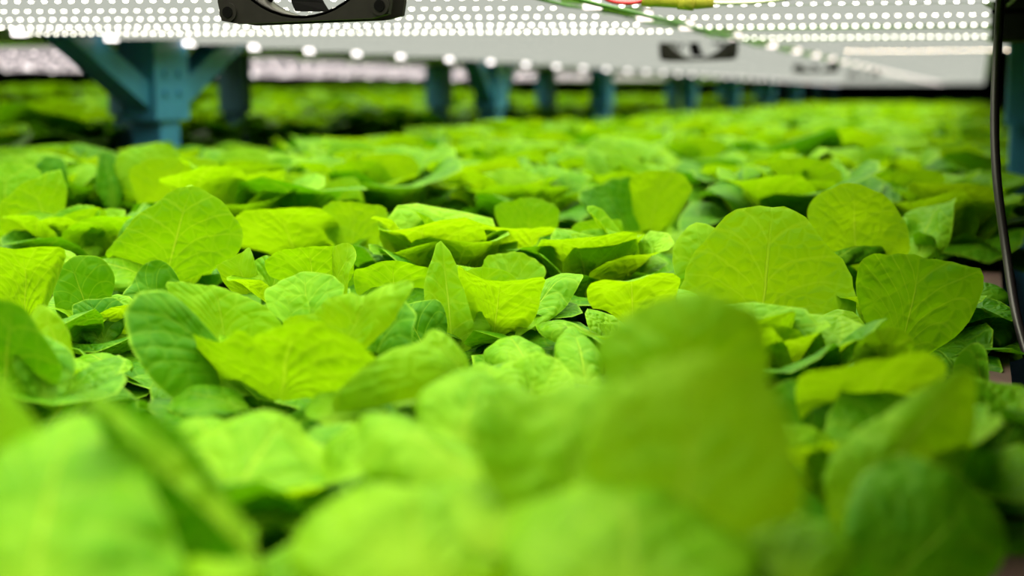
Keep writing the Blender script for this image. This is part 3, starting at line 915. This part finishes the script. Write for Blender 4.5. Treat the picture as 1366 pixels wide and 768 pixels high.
seed = 1000
hero_xy = []
for label, cx, cd, leaves, low in HEROES:
    root = empty('lettuce', crown(cx, cd))
    tag(root, label, 'lettuce')
    hero_xy.append((root.location.x, root.location.y))
    for lf in leaves:
        seed += 1
        (bx, by, bd), (tx, ty, td), wpx, face, opt = lf
        B = at(bx, by, bd)
        if face[1] > .65:                                  # lie the blade in the plane it faces out of
            f = cam_dir(face); ray = at(tx, ty, 1.0) - CAM
            td = min(bd + .13, max(bd - .02, (B - CAM).dot(f)/ray.dot(f)))
        T = at(tx, ty, td)
        width = wpx / F_PX * (bd + td)/2
        o = dict(opt); o.setdefault('seed', seed)
        hero_leaf(root, B, T, width, cam_dir(face), **o)
    if low:
        rg = random.Random(seed*7)
        for k, mtx in skirt(seed, low):
            o = bpy.data.objects.new('leaf', SKIRT[k % 4]); COL.objects.link(o); o.parent = root
            o.matrix_local = mtx
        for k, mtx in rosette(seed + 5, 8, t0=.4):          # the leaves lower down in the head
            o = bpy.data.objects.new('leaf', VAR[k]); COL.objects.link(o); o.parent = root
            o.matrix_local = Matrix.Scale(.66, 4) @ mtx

# ------------------------------------------------------------------ lettuces in rows
GR = 0.158
rg = random.Random(5)
row_spots = []
for j in range(0, 80):
    y = .62 + GR*.92*j
    for i in range(8):
        x = -1.125 + GR*i + (GR*.5 if j % 2 else 0)
        if x > .03: continue
        x += rg.uniform(-.025, .025); yy = y + rg.uniform(-.025, .025)
        p = Vector((x, yy, ZC + CROWN_Z + rg.uniform(-.012, .012)))
        pr = project(p + Vector((0, 0, .09)))
        if pr is None or pr[0] < -90 or pr[0] > 1450 or pr[1] > 900: continue
        if yy > 13.0: continue
        if any((hx-x)**2 + (hy-yy)**2 < (.118)**2 for hx, hy in hero_xy): continue
        if pr[2] < .55: continue
        row_spots.append((pr[2], p, j))
row_spots.sort(key=lambda s: s[0])
N1 = 235
far1 = []
mid_rows = {}
for d, p, j in row_spots[:N1]:
    if 1.25 <= d < 2.4: mid_rows.setdefault(j, []).append((p.x, d))
mid_order = sorted(mid_rows)
NTH = ['first', 'second', 'third', 'fourth', 'fifth', 'sixth', 'seventh', 'eighth', 'ninth', 'tenth', 'eleventh', 'twelfth', 'thirteenth', 'fourteenth', 'fifteenth', 'sixteenth']
for i, (d, p, j) in enumerate(row_spots):
    sc = rg.uniform(1.0, 1.24)
    if i < N1:
        if d < 1.25:
            low_n = globals().get('low_n', 0) + 1
            lab, grp = f'low green lettuce sunk among the sharper front heads, {nth(low_n)} going away from the camera', 'low filler lettuces among the front heads'
        elif d < 2.4:
            xs = sorted(x for x, _ in mid_rows[j])
            lab = f'soft-focus lettuce, {NTH[xs.index(p.x)]} from left in row {NTH[mid_order.index(j)]} behind the sharp heads'
            grp = 'lettuces in the middle rows'
        else: lab, grp = 'blurred lettuce in the far rows of the near bed', 'lettuces in the far rows'
        row_plant(p, 900+i, lab, grp, sc*(.72 if d < 1.25 else 1.0))
    else:
        far1.append((p, sc))
if far1:
    mass_plants('lettuce_rows', far1, 3, 'mass of blurred lettuces at the far end of the near bed', 'lettuces')

# rack across the aisle
near2 = []; far2 = []
for j in range(0, 60):
    for i in range(7):
        x = -1.69 - .17*i; y = 1.3 + .17*j
        p = Vector((x + rg.uniform(-.03, .03), y + rg.uniform(-.03, .03), ZC - .152 + rg.uniform(-.015, .015)))
        pr = project(p + Vector((0, 0, .1)))
        if pr is None or pr[0] < -60 or pr[0] > 1300: continue
        (near2 if (i < 2 and y < 6.5) else far2).append((p, rg.uniform(1.25, 1.5), i))
near2.sort(key=lambda s: s[0].y)
cnt2 = [0, 0]
for i, (p, sc, side) in enumerate(near2[:60]):
    cnt2[side] += 1
    row_plant(p, 2900+i, f'blurred upright lettuce across the aisle, {nth(cnt2[side])} from the near end, {("front", "second")[side]} row', 'lettuces across the aisle', sc)
mass_plants('aisle_lettuce_rows', [q[:2] for q in far2 + near2[60:]], 4, 'mass of blurred lettuces filling the bed across the aisle', 'lettuces')
far3 = []
for j in range(0, 44):
    for i in range(5):
        x = -3.95 - .24*i; y = 2.6 + .24*j
        p = Vector((x + rg.uniform(-.03, .03), y + rg.uniform(-.03, .03), ZC - .09 + rg.uniform(-.015, .015)))
        pr = project(p + Vector((0, 0, .1)))
        if pr is None or pr[0] < -60 or pr[0] > 1300: continue
        far3.append((p, rg.uniform(1.25, 1.5)))
mass_plants('farthest_lettuce_rows', far3, 6, 'dark band of lettuces in the farthest raised bed', 'lettuces')
